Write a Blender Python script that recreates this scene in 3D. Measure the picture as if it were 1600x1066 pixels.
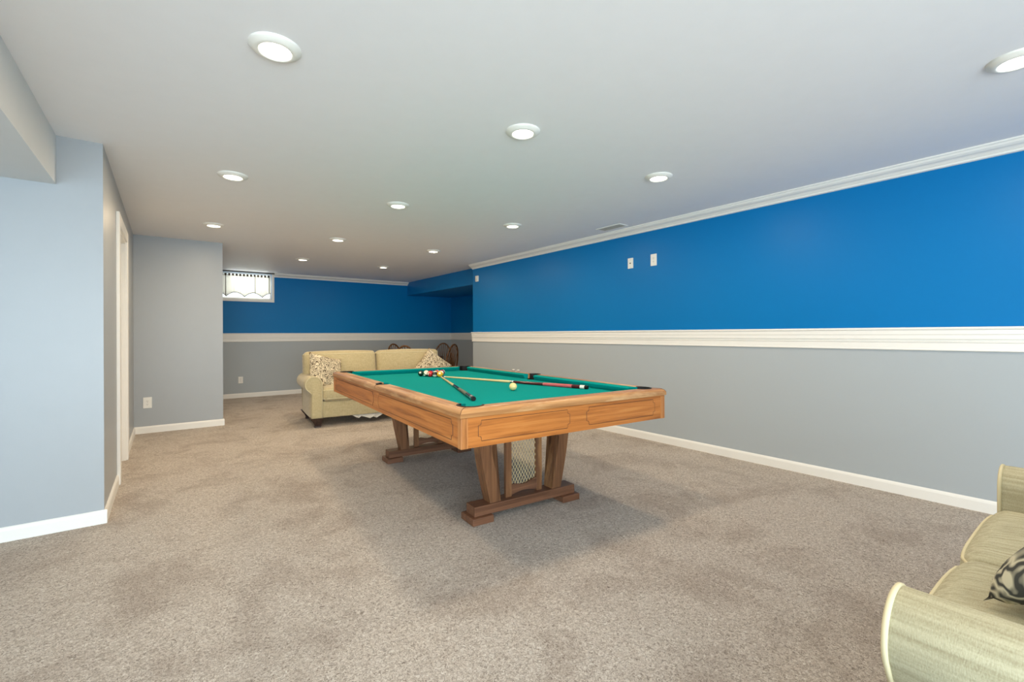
import bpy, bmesh, math, random
from mathutils import Vector, Matrix
from math import sin, cos, pi, radians, sqrt, hypot

random.seed(7)
SC = bpy.context.scene
for o in list(bpy.data.objects):
    bpy.data.objects.remove(o)
COL = SC.collection

# ------------------------------------------------------------------ camera
F_PX, VPX, ROLL = 715.0, 261.0, radians(0.22)
YAW = math.atan2(800 - VPX, F_PX)
CY = 524.4 - math.tan(ROLL) * (800 - VPX)
cam_data = bpy.data.cameras.new('camera')
cam = bpy.data.objects.new('camera', cam_data)
COL.objects.link(cam)
cam_data.sensor_width = 36.0
cam_data.sensor_fit = 'HORIZONTAL'
cam_data.lens = F_PX / 1600 * 36
cam_data.shift_y = (CY - 533.0) / 1600
cam_data.clip_start = 0.02
cam.matrix_world = (Matrix.Translation((0, 0, 1.2)) @ Matrix.Rotation(-YAW, 4, 'Z')
                    @ Matrix.Rotation(pi / 2, 4, 'X') @ Matrix.Rotation(-ROLL, 4, 'Z'))
SC.camera = cam

# ------------------------------------------------------------------ world, daylight, exposure
SC.view_settings.view_transform = 'Standard'
SC.view_settings.look = 'None'
SC.view_settings.gamma = 1.0
SC.view_settings.use_curve_mapping = False
SC.view_settings.exposure = 0.56
SC.cycles.max_bounces = 10
SC.cycles.diffuse_bounces = 6
SC.cycles.sample_clamp_indirect = 6.0
w = bpy.data.worlds.new('overcast_sky')
SC.world = w
w.use_nodes = True
bg = w.node_tree.nodes['Background']
bg.inputs[0].default_value = (0.86, 0.94, 1.0, 1)
bg.inputs[1].default_value = 1.3

LAMP_W = 7.7
LAMP_COL = (1.0, 0.78, 0.52)


def area(name, loc, direction, sx, sy, watts, col):
    d = bpy.data.lights.new(name, 'AREA')
    d.shape = 'RECTANGLE'
    d.size, d.size_y = sx, sy
    d.energy = watts
    d.color = col
    o = bpy.data.objects.new(name, d)
    COL.objects.link(o)
    o.location = loc
    o.rotation_euler = Vector(direction).to_track_quat('-Z', 'Y').to_euler()
    return o


# daylight at the far window and the assumed back glazing, plus added fill
area('daylight_back_left', (-1.6, -2.92, 1.08), (0, 1, 0.05), 2.4, 2.0, 118, (0.64, 0.85, 1.0))
area('fill_back_right', (0.9, -2.92, 1.08), (0, 1, 0.0), 2.4, 2.0, 100, (0.82, 0.93, 1.0))  # added fill to lift the shadow under the table, no window known here
area('fill_west', (-3.10, 0.2, 1.08), (1, 0.1, 0.02), 2.2, 2.0, 12, (0.68, 0.86, 1.0))  # added weak fill from the west side, no source known there
area('daylight_far_window', (1.28, 10.30, 2.16), (0, -1, -0.3), 0.7, 0.45, 7, (0.92, 0.97, 1.0))


# ------------------------------------------------------------------ materials
def new_mat(name):
    m = bpy.data.materials.new(name)
    m.use_nodes = True
    nt = m.node_tree
    b = nt.nodes['Principled BSDF']
    return m, nt, b


def lin(r, g, b):
    f = lambda c: (c / 255 / 12.92) if c / 255 <= 0.04045 else ((c / 255 + 0.055) / 1.055) ** 2.4
    return (f(r), f(g), f(b), 1)


def noise(nt, scale, detail=4, rough=0.55, vec=None, kind='Object', mapping=None):
    tc = nt.nodes.new('ShaderNodeTexCoord')
    n = nt.nodes.new('ShaderNodeTexNoise')
    n.inputs['Scale'].default_value = scale
    n.inputs['Detail'].default_value = detail
    n.inputs['Roughness'].default_value = rough
    if mapping:
        mp = nt.nodes.new('ShaderNodeMapping')
        mp.inputs['Scale'].default_value = mapping
        nt.links.new(tc.outputs[kind], mp.inputs[0])
        nt.links.new(mp.outputs[0], n.inputs['Vector'])
    else:
        nt.links.new(tc.outputs[kind], n.inputs['Vector'])
    return n


def ramp(nt, src, stops):
    r = nt.nodes.new('ShaderNodeValToRGB')
    e = r.color_ramp.elements
    while len(e) < len(stops):
        e.new(0.5)
    for i, (p, c) in enumerate(stops):
        e[i].position = p
        e[i].color = c
    nt.links.new(src, r.inputs[0])
    return r


def bump(nt, b, src, strength, dist):
    bp = nt.nodes.new('ShaderNodeBump')
    bp.inputs['Strength'].default_value = strength
    bp.inputs['Distance'].default_value = dist
    nt.links.new(src, bp.inputs['Height'])
    nt.links.new(bp.outputs[0], b.inputs['Normal'])


def plain(name, col, rough=0.5, spec=0.5, metal=0.0, bumpy=None, vary=0.93):
    m, nt, b = new_mat(name)
    n = noise(nt, 9.0, 3)
    c2 = tuple(x * vary for x in col[:3]) + (1,)
    r = ramp(nt, n.outputs[0], [(0.3, c2), (0.7, col)])
    nt.links.new(r.outputs[0], b.inputs['Base Color'])
    b.inputs['Roughness'].default_value = rough
    b.inputs['Specular IOR Level'].default_value = spec
    b.inputs['Metallic'].default_value = metal
    if bumpy:
        n2 = noise(nt, bumpy[0], 3)
        bump(nt, b, n2.outputs[0], bumpy[1], bumpy[2])
    return m


def paint(name, col, rough=0.42, spec=0.4):
    return plain(name, col, rough, spec, 0, (160, 0.08, 0.002), 0.985)


def two_tone(name, low, high, split, rough=0.42):
    m, nt, b = new_mat(name)
    g = nt.nodes.new('ShaderNodeNewGeometry')
    s = nt.nodes.new('ShaderNodeSeparateXYZ')
    nt.links.new(g.outputs['Position'], s.inputs[0])
    mt = nt.nodes.new('ShaderNodeMath')
    mt.operation = 'GREATER_THAN'
    mt.inputs[1].default_value = split
    nt.links.new(s.outputs[2], mt.inputs[0])
    mx = nt.nodes.new('ShaderNodeMix')
    mx.data_type = 'RGBA'
    mx.inputs[6].default_value = low
    mx.inputs[7].default_value = high
    nt.links.new(mt.outputs[0], mx.inputs[0])
    nt.links.new(mx.outputs[2], b.inputs['Base Color'])
    b.inputs['Roughness'].default_value = rough
    b.inputs['Specular IOR Level'].default_value = 0.18
    n2 = noise(nt, 160, 3)
    bump(nt, b, n2.outputs[0], 0.08, 0.002)
    return m


def wood(name, dark, mid, light, axis, rough=0.4, scale=1.0, worn=None):
    """grain stretched along axis (0,1,2) in object coordinates"""
    m, nt, b = new_mat(name)
    st = [38 * scale, 38 * scale, 38 * scale]
    st[axis] = 1.6 * scale
    n = noise(nt, 1.0, 6, 0.62, mapping=tuple(st))
    n.inputs['Distortion'].default_value = 0.6
    r = ramp(nt, n.outputs[0], [(0.28, dark), (0.5, mid), (0.74, light)])
    out = r.outputs[0]
    if worn:
        st2 = [9.0, 9.0, 9.0]
        st2[axis] = 2.2
        n3 = noise(nt, 1.0, 5, 0.6, mapping=tuple(st2))
        rr = ramp(nt, n3.outputs[0], [(0.50, (0, 0, 0, 1)), (0.66, (1, 1, 1, 1))])
        mx = nt.nodes.new('ShaderNodeMix')
        mx.data_type = 'RGBA'
        nt.links.new(rr.outputs[0], mx.inputs[0])
        nt.links.new(out, mx.inputs[6])
        mx.inputs[7].default_value = worn
        out = mx.outputs[2]
    nt.links.new(out, b.inputs['Base Color'])
    b.inputs['Roughness'].default_value = rough
    b.inputs['Specular IOR Level'].default_value = 0.35
    bump(nt, b, n.outputs[0], 0.12, 0.002)
    return m


M = {}
M['ceiling'] = paint('ceiling_paint', lin(238, 238, 240), 0.55, 0.3)
M['soffit_white'] = paint('soffit_paint', lin(214, 216, 215), 0.55, 0.3)
GREY = lin(166, 171, 175)
BLUE = lin(0, 115, 180)
M['grey'] = paint('grey_wall_paint', GREY, 0.38, 0.45)
M['two'] = two_tone('blue_over_grey_paint', lin(173, 180, 184), BLUE, 1.15, 0.40)
M['blue'] = paint('blue_wall_paint', BLUE, 0.40, 0.4)
M['trim'] = paint('white_trim_paint', lin(238, 236, 230), 0.35, 0.5)
M['plate'] = plain('white_plastic', lin(238, 236, 228), 0.35, 0.5)
M['slot'] = plain('dark_slot', lin(70, 66, 60), 0.6)
M['vent_dark'] = plain('vent_shadow_grey', lin(120, 118, 114), 0.7)
M['louvre'] = plain('louvre_grey', lin(178, 176, 170), 0.5)
M['black'] = plain('black_rubber', lin(18, 17, 16), 0.55, 0.3)
M['metal_dark'] = plain('dark_bronze_metal', lin(58, 44, 34), 0.45, 0.5, 0.6)
M['chrome'] = plain('brushed_chrome', lin(210, 210, 208), 0.25, 0.5, 1.0)


def carpet():
    m, nt, b = new_mat('beige_carpet')
    fine = noise(nt, 80, 7, 0.86)
    fine.inputs['Distortion'].default_value = 1.4
    fleck = noise(nt, 140, 3, 0.7)
    fleck.inputs['Distortion'].default_value = 2.0
    big = noise(nt, 2.0, 7, 0.72)
    big.inputs['Distortion'].default_value = 0.5
    r1 = ramp(nt, fine.outputs[0], [(0.38, lin(104, 86, 70)), (0.46, lin(196, 180, 163)), (0.53, lin(228, 215, 201)), (0.61, lin(251, 246, 237))])
    r2 = ramp(nt, fleck.outputs[0], [(0.355, (0.30, 0.26, 0.22, 1)), (0.425, (1, 1, 1, 1))])
    r3 = ramp(nt, big.outputs[0], [(0.36, (0.76, 0.72, 0.69, 1)), (0.52, (1, 1, 1, 1))])
    out = r1.outputs[0]
    for q in (r2, r3):
        mx = nt.nodes.new('ShaderNodeMix'); mx.data_type = 'RGBA'; mx.blend_type = 'MULTIPLY'
        mx.inputs[0].default_value = 1.0
        nt.links.new(out, mx.inputs[6]); nt.links.new(q.outputs[0], mx.inputs[7])
        out = mx.outputs[2]
    nt.links.new(out, b.inputs['Base Color'])
    b.inputs['Roughness'].default_value = 0.95
    b.inputs['Specular IOR Level'].default_value = 0.1
    b.inputs['Sheen Weight'].default_value = 0.25
    bump(nt, b, fine.outputs[0], 0.8, 0.02)
    return m


M['carpet'] = carpet()

OAK_D, OAK_M, OAK_L = lin(136, 78, 34), lin(184, 113, 53), lin(202, 136, 72)
RAIL_D, RAIL_M, RAIL_L = lin(126, 80, 44), lin(172, 122, 74), lin(200, 154, 102)
for ax, nm in ((0, 'x'), (1, 'y')):
    M['apron_' + nm] = wood('oak_apron_' + nm, OAK_D, OAK_M, OAK_L, ax, 0.38)
    M['rail_' + nm] = wood('oak_rail_' + nm, RAIL_D, RAIL_M, RAIL_L, ax, 0.33, worn=lin(206, 166, 120))
M['post'] = wood('oak_corner_post', OAK_D, lin(186, 124, 70), lin(206, 148, 92), 2, 0.38)
M['groove'] = plain('groove_stain_shade', lin(96, 56, 26), 0.6)  # dark tone holds both the stain and the groove's shadow
M['walnut'] = wood('walnut_leg', lin(84, 54, 36), lin(122, 82, 54), lin(150, 104, 68), 2, 0.45, worn=lin(168, 122, 78))
M['walnut_x'] = wood('walnut_beam', lin(84, 54, 38), lin(116, 78, 56), lin(138, 96, 70), 0, 0.45)
M['brass'] = plain('brass_mesh', lin(226, 202, 150), 0.5, 0.5, 0.1)
M['chair_wood'] = wood('windsor_wood', lin(62, 40, 22), lin(100, 66, 36), lin(132, 92, 54), 2, 0.35)
M['foot_wood'] = wood('dark_foot_wood', lin(40, 28, 24), lin(62, 46, 40), lin(82, 64, 54), 2, 0.45)


def felt():
    m, nt, b = new_mat('green_felt')
    n = noise(nt, 260, 3, 0.7)
    r = ramp(nt, n.outputs[0], [(0.3, lin(0, 131, 128)), (0.7, lin(1, 145, 141))])
    nt.links.new(r.outputs[0], b.inputs['Base Color'])
    b.inputs['Roughness'].default_value = 0.9
    b.inputs['Specular IOR Level'].default_value = 0.05
    bump(nt, b, n.outputs[0], 0.15, 0.001)
    return m


M['felt'] = felt()


def upholstery(name, c1, c2):
    m, nt, b = new_mat(name)
    n = noise(nt, 1.0, 3, 0.6, mapping=(14, 320, 320))
    n2 = noise(nt, 1.0, 3, 0.6, mapping=(320, 30, 30))
    ad = nt.nodes.new('ShaderNodeMath'); ad.operation = 'ADD'
    nt.links.new(n.outputs[0], ad.inputs[0]); nt.links.new(n2.outputs[0], ad.inputs[1])
    dv = nt.nodes.new('ShaderNodeMath'); dv.operation = 'MULTIPLY'; dv.inputs[1].default_value = 0.5
    nt.links.new(ad.outputs[0], dv.inputs[0])
    r = ramp(nt, dv.outputs[0], [(0.38, c1), (0.6, c2)])
    nt.links.new(r.outputs[0], b.inputs['Base Color'])
    b.inputs['Roughness'].default_value = 0.9
    b.inputs['Specular IOR Level'].default_value = 0.12
    b.inputs['Sheen Weight'].default_value = 0.3
    bump(nt, b, dv.outputs[0], 0.5, 0.003)
    return m


M['tan'] = upholstery('cream_upholstery', lin(172, 157, 119), lin(201, 187, 148))
def ribbed(name, c1, c2):
    m, nt, b = new_mat(name)
    n = noise(nt, 1.0, 3, 0.6, mapping=(75, 2.5, 75))
    n2 = noise(nt, 1.0, 3, 0.6, mapping=(160, 420, 160))
    ad = nt.nodes.new('ShaderNodeMath'); ad.operation = 'MULTIPLY_ADD'; ad.inputs[1].default_value = 0.62
    sc = nt.nodes.new('ShaderNodeMath'); sc.operation = 'MULTIPLY'; sc.inputs[1].default_value = 0.38
    nt.links.new(n2.outputs[0], sc.inputs[0])
    nt.links.new(n.outputs[0], ad.inputs[0]); nt.links.new(sc.outputs[0], ad.inputs[2])
    r = ramp(nt, ad.outputs[0], [(0.36, c1), (0.62, c2)])
    nt.links.new(r.outputs[0], b.inputs['Base Color'])
    b.inputs['Roughness'].default_value = 0.9
    b.inputs['Specular IOR Level'].default_value = 0.12
    bump(nt, b, ad.outputs[0], 0.5, 0.004)
    return m


M['ribbed'] = ribbed('cream_ribbed_fabric', lin(160, 152, 124), lin(192, 187, 158))
M['tan_pipe'] = plain('cream_piping', lin(214, 203, 166), 0.85, 0.15)
M['lining'] = plain('white_lining_cloth', lin(226, 222, 210), 0.9, 0.1)


def pattern_fabric(name, ground, ink, scale, bands, width, distort):
    """thin scribbled contour lines of a warped noise field"""
    m, nt, b = new_mat(name)
    n = noise(nt, scale, 2.0, 0.45)
    n.inputs['Distortion'].default_value = distort
    stops = [(0.0, ground)]
    for c in bands:
        stops += [(c - width, ground), (c - width * 0.35, ink), (c + width * 0.35, ink), (c + width, ground)]
    r = ramp(nt, n.outputs[0], stops)
    nt.links.new(r.outputs[0], b.inputs['Base Color'])
    b.inputs['Roughness'].default_value = 0.9
    b.inputs['Specular IOR Level'].default_value = 0.1
    return m


M['scroll'] = pattern_fabric('scroll_print_fabric', lin(226, 212, 182), lin(60, 44, 30), 13, (0.36, 0.46, 0.55, 0.65), 0.027, 0.8)
M['floral'] = pattern_fabric('grey_floral_fabric', lin(196, 190, 164), lin(70, 70, 66), 11, (0.40, 0.58), 0.085, 0.8)


def curtain_mat():
    m = bpy.data.materials.new('sheer_curtain')
    m.use_nodes = True
    nt = m.node_tree
    nt.nodes.clear()
    out = nt.nodes.new('ShaderNodeOutputMaterial')
    d = nt.nodes.new('ShaderNodeBsdfDiffuse'); d.inputs[0].default_value = lin(232, 226, 212)
    t = nt.nodes.new('ShaderNodeBsdfTranslucent'); t.inputs[0].default_value = lin(240, 236, 226)
    tr = nt.nodes.new('ShaderNodeBsdfTransparent')
    a = nt.nodes.new('ShaderNodeMixShader'); a.inputs[0].default_value = 0.4
    c = nt.nodes.new('ShaderNodeMixShader'); c.inputs[0].default_value = 0.22
    nt.links.new(d.outputs[0], a.inputs[1]); nt.links.new(t.outputs[0], a.inputs[2])
    nt.links.new(a.outputs[0], c.inputs[1]); nt.links.new(tr.outputs[0], c.inputs[2])
    nt.links.new(c.outputs[0], out.inputs[0])
    return m


M['curtain'] = curtain_mat()
M['curtain_hem'] = plain('brown_curtain_hem', lin(86, 72, 58), 0.9, 0.1)


def glass_mat():
    m = bpy.data.materials.new('window_glass')
    m.use_nodes = True
    nt = m.node_tree
    nt.nodes.clear()
    out = nt.nodes.new('ShaderNodeOutputMaterial')
    g = nt.nodes.new('ShaderNodeBsdfGlossy'); g.inputs['Roughness'].default_value = 0.02
    tr = nt.nodes.new('ShaderNodeBsdfTransparent'); tr.inputs[0].default_value = (0.96, 0.98, 0.97, 1)
    fr = nt.nodes.new('ShaderNodeFresnel'); fr.inputs[0].default_value = 1.45
    c = nt.nodes.new('ShaderNodeMixShader')
    nt.links.new(fr.outputs[0], c.inputs[0])
    nt.links.new(tr.outputs[0], c.inputs[1]); nt.links.new(g.outputs[0], c.inputs[2])
    nt.links.new(c.outputs[0], out.inputs[0])
    return m


M['glass'] = glass_mat()


def emit(name, col, s):
    m, nt, b = new_mat(name)
    b.inputs['Base Color'].default_value = (0.9, 0.9, 0.88, 1)
    b.inputs['Emission Color'].default_value = col
    b.inputs['Emission Strength'].default_value = s
    return m


M['lens'] = emit('lit_lamp_lens', (1.0, 0.93, 0.80, 1), 6.0)


# ------------------------------------------------------------------ mesh helpers
def link(name, bm, mat, parent=None, smooth=False):
    me = bpy.data.meshes.new(name)
    bmesh.ops.recalc_face_normals(bm, faces=bm.faces)
    bm.to_mesh(me)
    bm.free()
    me.materials.append(M[mat] if isinstance(mat, str) else mat)
    if smooth:
        for p in me.polygons:
            p.use_smooth = True
    o = bpy.data.objects.new(name, me)
    COL.objects.link(o)
    if parent:
        o.parent = parent
    return o


def smooth_by_angle(o, deg=35):
    me = o.data
    for p in me.polygons:
        p.use_smooth = True
    bm = bmesh.new(); bm.from_mesh(me)
    for e in bm.edges:
        if len(e.link_faces) == 2 and e.calc_face_angle(0) > radians(deg):
            e.smooth = False
    bm.to_mesh(me); bm.free()
    return o


def box(bm, x0, x1, y0, y1, z0, z1, bev=0.0, seg=2):
    b2 = bmesh.new()
    vs = [b2.verts.new((x, y, z)) for x in (x0, x1) for y in (y0, y1) for z in (z0, z1)]
    for f in ((0, 1, 3, 2), (4, 6, 7, 5), (0, 4, 5, 1), (2, 3, 7, 6), (0, 2, 6, 4), (1, 5, 7, 3)):
        b2.faces.new([vs[i] for i in f])
    if bev:
        bmesh.ops.bevel(b2, geom=b2.edges[:], offset=bev, segments=seg, affect='EDGES', profile=0.5)
    merge(bm, b2)


def merge(bm, b2, mat=None):
    vm = {}
    for v in b2.verts:
        vm[v] = bm.verts.new(mat @ v.co if mat else v.co)
    for f in b2.faces:
        try:
            bm.faces.new([vm[v] for v in f.verts])
        except ValueError:
            pass
    b2.free()


def prism(bm, outline, axis, a0, a1):
    """extrude a 2-D outline along an axis: axis 'x' -> outline is (y,z), 'y' -> (x,z), 'z' -> (x,y)"""
    def P(p, a):
        return {'x': (a, p[0], p[1]), 'y': (p[0], a, p[1]), 'z': (p[0], p[1], a)}[axis]
    A = [bm.verts.new(P(p, a0)) for p in outline]
    B = [bm.verts.new(P(p, a1)) for p in outline]
    n = len(outline)
    bm.faces.new(A); bm.faces.new(B[::-1])
    for i in range(n):
        bm.faces.new((A[i], A[(i + 1) % n], B[(i + 1) % n], B[i]))


def tube(bm, pts, r, n=8, closed=False, cap=True):
    pts = [Vector(p) for p in pts]
    R = r if isinstance(r, (list, tuple)) else [r] * len(pts)
    rings = []
    up = Vector((0, 0, 1))
    prev = None
    for i, p in enumerate(pts):
        a = pts[i - 1] if (i > 0 or closed) else p
        b = pts[(i + 1) % len(pts)] if (i < len(pts) - 1 or closed) else p
        t = (b - a).normalized()
        if prev is None:
            s = t.cross(up)
            if s.length < 1e-4:
                s = t.cross(Vector((1, 0, 0)))
            s.normalize()
        else:
            s = (prev - t * prev.dot(t)).normalized()
        prev = s
        q = t.cross(s)
        rings.append([bm.verts.new(p + R[i] * (cos(2 * pi * k / n) * s + sin(2 * pi * k / n) * q)) for k in range(n)])
    m = len(rings)
    for i in range(m if closed else m - 1):
        A, B = rings[i], rings[(i + 1) % m]
        for k in range(n):
            bm.faces.new((A[k], A[(k + 1) % n], B[(k + 1) % n], B[k]))
    if cap and not closed:
        bm.faces.new(rings[0][::-1]); bm.faces.new(rings[-1])


def lathe(bm, prof, n=24, axis='z', origin=(0, 0, 0)):
    """profile of (radius, height)"""
    ox, oy, oz = origin
    rings = []
    for r, h in prof:
        if r < 1e-6:
            p = {'z': (ox, oy, oz + h), 'x': (ox + h, oy, oz), 'y': (ox, oy + h, oz)}[axis]
            rings.append([bm.verts.new(p)])
        else:
            ring = []
            for k in range(n):
                a = 2 * pi * k / n
                c, s = r * cos(a), r * sin(a)
                p = {'z': (ox + c, oy + s, oz + h), 'x': (ox + h, oy + c, oz + s), 'y': (ox + c, oy + h, oz + s)}[axis]
                ring.append(bm.verts.new(p))
            rings.append(ring)
    for A, B in zip(rings, rings[1:]):
        for k in range(n):
            a0, a1 = A[k % len(A)], A[(k + 1) % len(A)]
            b0, b1 = B[k % len(B)], B[(k + 1) % len(B)]
            f = []
            for v in (a0, a1, b1, b0):
                if v not in f:
                    f.append(v)
            if len(f) > 2:
                try:
                    bm.faces.new(f)
                except ValueError:
                    pass
    for R in (rings[0], rings[-1]):
        if len(R) > 2:
            try:
                bm.faces.new(R)
            except ValueError:
                pass


def rbox(hx, hy, hz, r, flats=8, k=4, bulge=0.0, bulge_front=0.0):
    """soft rounded box centred at the origin, crowned on top/bottom (cushions)"""
    def coords(h):
        a = [-h + r * i / k for i in range(k)]
        b = [-(h - r) + 2 * (h - r) * i / flats for i in range(flats + 1)]
        return a + b + [-x for x in a[::-1]]
    cx, cy, cz = coords(hx), coords(hy), coords(hz)
    bm = bmesh.new()
    half = (hx, hy, hz)

    def mp(p):
        inner = [max(-(h - r), min(h - r, c)) for c, h in zip(p, half)]
        d = Vector([c - i for c, i in zip(p, inner)])
        if d.length > 1e-9:
            d = d.normalized() * r
        q = Vector(inner) + d
        u, v, wz = q.x / hx, q.y / hy, q.z / hz
        q.z += bulge * (1 - u * u) * (1 - v * v) * (1 if q.z > 0 else -0.3) * min(1, abs(wz) * 1.2)
        q.y -= bulge_front * (1 - u ** 4) * (1 - wz * wz) * (1 if v < 0 else 0) * min(1, abs(v))
        return q

    cache = {}

    def V(i, j, l):
        key = (i, j, l)
        if key not in cache:
            cache[key] = bm.verts.new(mp((cx[i], cy[j], cz[l])))
        return cache[key]
    nx, ny, nz = len(cx) - 1, len(cy) - 1, len(cz) - 1
    for i in range(nx):
        for j in range(ny):
            for l in (0, nz):
                bm.faces.new((V(i, j, l), V(i + 1, j, l), V(i + 1, j + 1, l), V(i, j + 1, l)))
    for i in range(nx):
        for l in range(nz):
            for j in (0, ny):
                bm.faces.new((V(i, j, l), V(i + 1, j, l), V(i + 1, j, l + 1), V(i, j, l + 1)))
    for j in range(ny):
        for l in range(nz):
            for i in (0, nx):
                bm.faces.new((V(i, j, l), V(i, j + 1, l), V(i, j + 1, l + 1), V(i, j, l + 1)))
    return bm, mp


def piping_loop(mp, hx, hy, z, inset, r=0.006, n=10):
    """welt cord round the upper edge of an rbox cushion"""
    pts = []
    m = 14
    for i in range(m):
        pts.append((-hx + 2 * hx * i / m, -hy, z))
    for i in range(m):
        pts.append((hx, -hy + 2 * hy * i / m, z))
    for i in range(m):
        pts.append((hx - 2 * hx * i / m, hy, z))
    for i in range(m):
        pts.append((-hx, hy - 2 * hy * i / m, z))
    q = [mp(p) for p in pts]
    bm = bmesh.new()
    tube(bm, q, r, 6, closed=True)
    return bm


def thing(name, label, cat, loc=(0, 0, 0), rz=0.0, group=None):
    o = bpy.data.objects.new(name, None)
    COL.objects.link(o)
    o.empty_display_size = 0.1
    o.location = loc
    o.rotation_euler = (0, 0, rz)
    o['label'] = label
    o['category'] = cat
    if group:
        o['group'] = group
    return o


def tag(o, label, cat, group=None):
    o['label'] = label
    o['category'] = cat
    if group:
        o['group'] = group
    return o


def struct(name, bm, mat, parent=None, smooth=False):
    o = link(name, bm, mat, parent, smooth)
    if not parent:
        o['kind'] = 'structure'
    return o


def copy_tree(o, parent=None):
    c = o.copy()
    COL.objects.link(c)
    if parent:
        c.parent = parent
    for ch in list(o.children):
        copy_tree(ch, c)
    return c


# ------------------------------------------------------------------ room shell
H = 2.43
XR = 4.35          # right wall face
XL = -0.325        # left side wall face
YA = 3.92          # near left wall face
YC = 7.20          # column wall face
YF = 10.15         # far wall face
XC = 0.595         # right edge of the column wall
YE = 6.925         # end of the right wall
XS, ZS = 4.55, 2.125   # blue soffit face and underside
XA = 5.73          # alcove wall
XW, YB = -3.2, -3.0
ZR0, ZR1 = 1.071, 1.238   # chair rail


def slab(name, x0, x1, y0, y1, z0, z1, mat):
    bm = bmesh.new()
    box(bm, x0, x1, y0, y1, z0, z1)
    return struct(name, bm, mat)


slab('floor', XW - 0.2, XA + 0.2, YB - 0.2, YF + 0.2, -0.12, 0.0, 'carpet')
slab('ceiling', XW - 0.2, XA + 0.2, YB - 0.2, YF + 0.2, H, H + 0.12, 'ceiling')
slab('wall_right', XR, XS - 0.001, YB, YE, 0, H, 'two')
slab('wall_alcove_near', XS, XA + 0.1, YE - 0.12, YE, 0, H, 'two')
slab('wall_alcove_right', XA, XA + 0.12, YE + 0.001, YF, 0, H, 'two')
slab('soffit_alcove', XS, XA - 0.001, YE + 0.001, YF - 0.001, ZS, H - 0.001, 'blue')
slab('wall_left_near', XW, XL, YA, YA + 0.13, 0, H, 'grey')
slab('wall_column', XL - 0.5, XC, YC, YF + 0.13, 0, H, 'grey')
slab('soffit_left', XW + 0.001, -0.54, YB + 0.001, YA - 0.001, 2.13, H - 0.001, 'soffit_white')

# left side wall with the doorway
DY0, DY1, DZ = 4.93, 5.76, 2.10
bm = bmesh.new()
box(bm, XL - 0.13, XL, YA + 0.131, DY0, 0, H)
box(bm, XL - 0.13, XL, DY1, YC - 0.001, 0, H)
box(bm, XL - 0.13, XL, DY0, DY1, DZ, H)
struct('wall_left', bm, 'grey')

# far wall with its small window
WX0, WX1, WZ0, WZ1 = 0.72, 1.665, 1.895, 2.405
bm = bmesh.new()
box(bm, XC + 0.001, WX0, YF, YF + 0.13, 0, H)
box(bm, WX1, XA + 0.12, YF, YF + 0.13, 0, H)
box(bm, WX0, WX1, YF, YF + 0.13, 0, WZ0)
box(bm, WX0, WX1, YF, YF + 0.13, WZ1, H)
struct('wall_far', bm, 'two')

# unseen walls behind the camera; glazing put in for the daylight and fill lamps
bm = bmesh.new()
BX0, BX1 = -2.8, 2.2
box(bm, XW, BX0, YB - 0.13, YB, 0, H)
box(bm, BX1, XR, YB - 0.13, YB, 0, H)
box(bm, BX0, BX1, YB - 0.13, YB, 2.1, H)
struct('wall_back', bm, 'grey')
bm = bmesh.new()
box(bm, XW - 0.13, XW, YB, -0.95, 0, H)
box(bm, XW - 0.13, XW, 1.35, YA + 0.13, 0, H)
box(bm, XW - 0.13, XW, -0.95, 1.35, 2.1, H)
struct('wall_west', bm, 'grey')


def glazed_door(name, horizontal, a0, a1, c):
    root = bpy.data.objects.new(name, None)
    COL.objects.link(root)
    root['kind'] = 'structure'
    n = 2 if a1 - a0 < 4 else 5
    step = (a1 - a0) / n
    for i in range(n):
        s0, s1 = a0 + i * step, a0 + (i + 1) * step
        bm = bmesh.new()
        def bb(p0, p1, z0, z1, t0=-0.03, t1=0.03, B=bm):
            if horizontal:
                box(B, p0, p1, c + t0, c + t1, z0, z1)
            else:
                box(B, c + t0, c + t1, p0, p1, z0, z1)
        bb(s0, s0 + 0.07, 0, 2.1); bb(s1 - 0.07, s1, 0, 2.1)
        bb(s0 + 0.07, s1 - 0.07, 0, 0.1); bb(s0 + 0.07, s1 - 0.07, 2.02, 2.1)
        link('door_frame', bm, 'trim', root)
        bm = bmesh.new()
        bb(s0 + 0.07, s1 - 0.07, 0.1, 2.02, -0.004, 0.004, bm)
        link('glass_pane', bm, 'glass', root)


glazed_door('door_2', True, BX0, BX1, YB - 0.06)
glazed_door('added_door_3', False, -0.95, 1.35, XW - 0.06)  # unseen west doors, added to go with the fill lamp

# ------------------------------------------------------------------ trim
BH = 0.085
BT = 0.015


def base_profile(t=BT, h=BH):
    return [(0, 0), (t, 0), (t, h - 0.02), (t * 0.75, h - 0.008), (t * 0.35, h), (0, h)]


def baseboard_x(name, x0, x1, y, sgn):
    bm = bmesh.new()
    prism(bm, [(y + sgn * a, z) for a, z in base_profile()], 'x', x0, x1)
    return struct(name, bm, 'trim')


def baseboard_y(name, y0, y1, x, sgn):
    bm = bmesh.new()
    prism(bm, [(x + sgn * a, z) for a, z in base_profile()], 'y', y0, y1)
    return struct(name, bm, 'trim')


baseboard_y('baseboard_right', YB, YE, XR, -1)
baseboard_x('baseboard_left_near', XW, XL + BT, YA, -1)
baseboard_y('baseboard_left', YA, DY0 - 0.1, XL, 1)
baseboard_y('baseboard_left_far', DY1 + 0.1, YC, XL, 1)
baseboard_x('baseboard_column', XL, XC + BT, YC, -1)
baseboard_y('baseboard_column_side', YC, YF, XC, 1)
baseboard_x('baseboard_far', XC, XA, YF, -1)
baseboard_y('baseboard_alcove', YE, YF, XA, -1)


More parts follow.
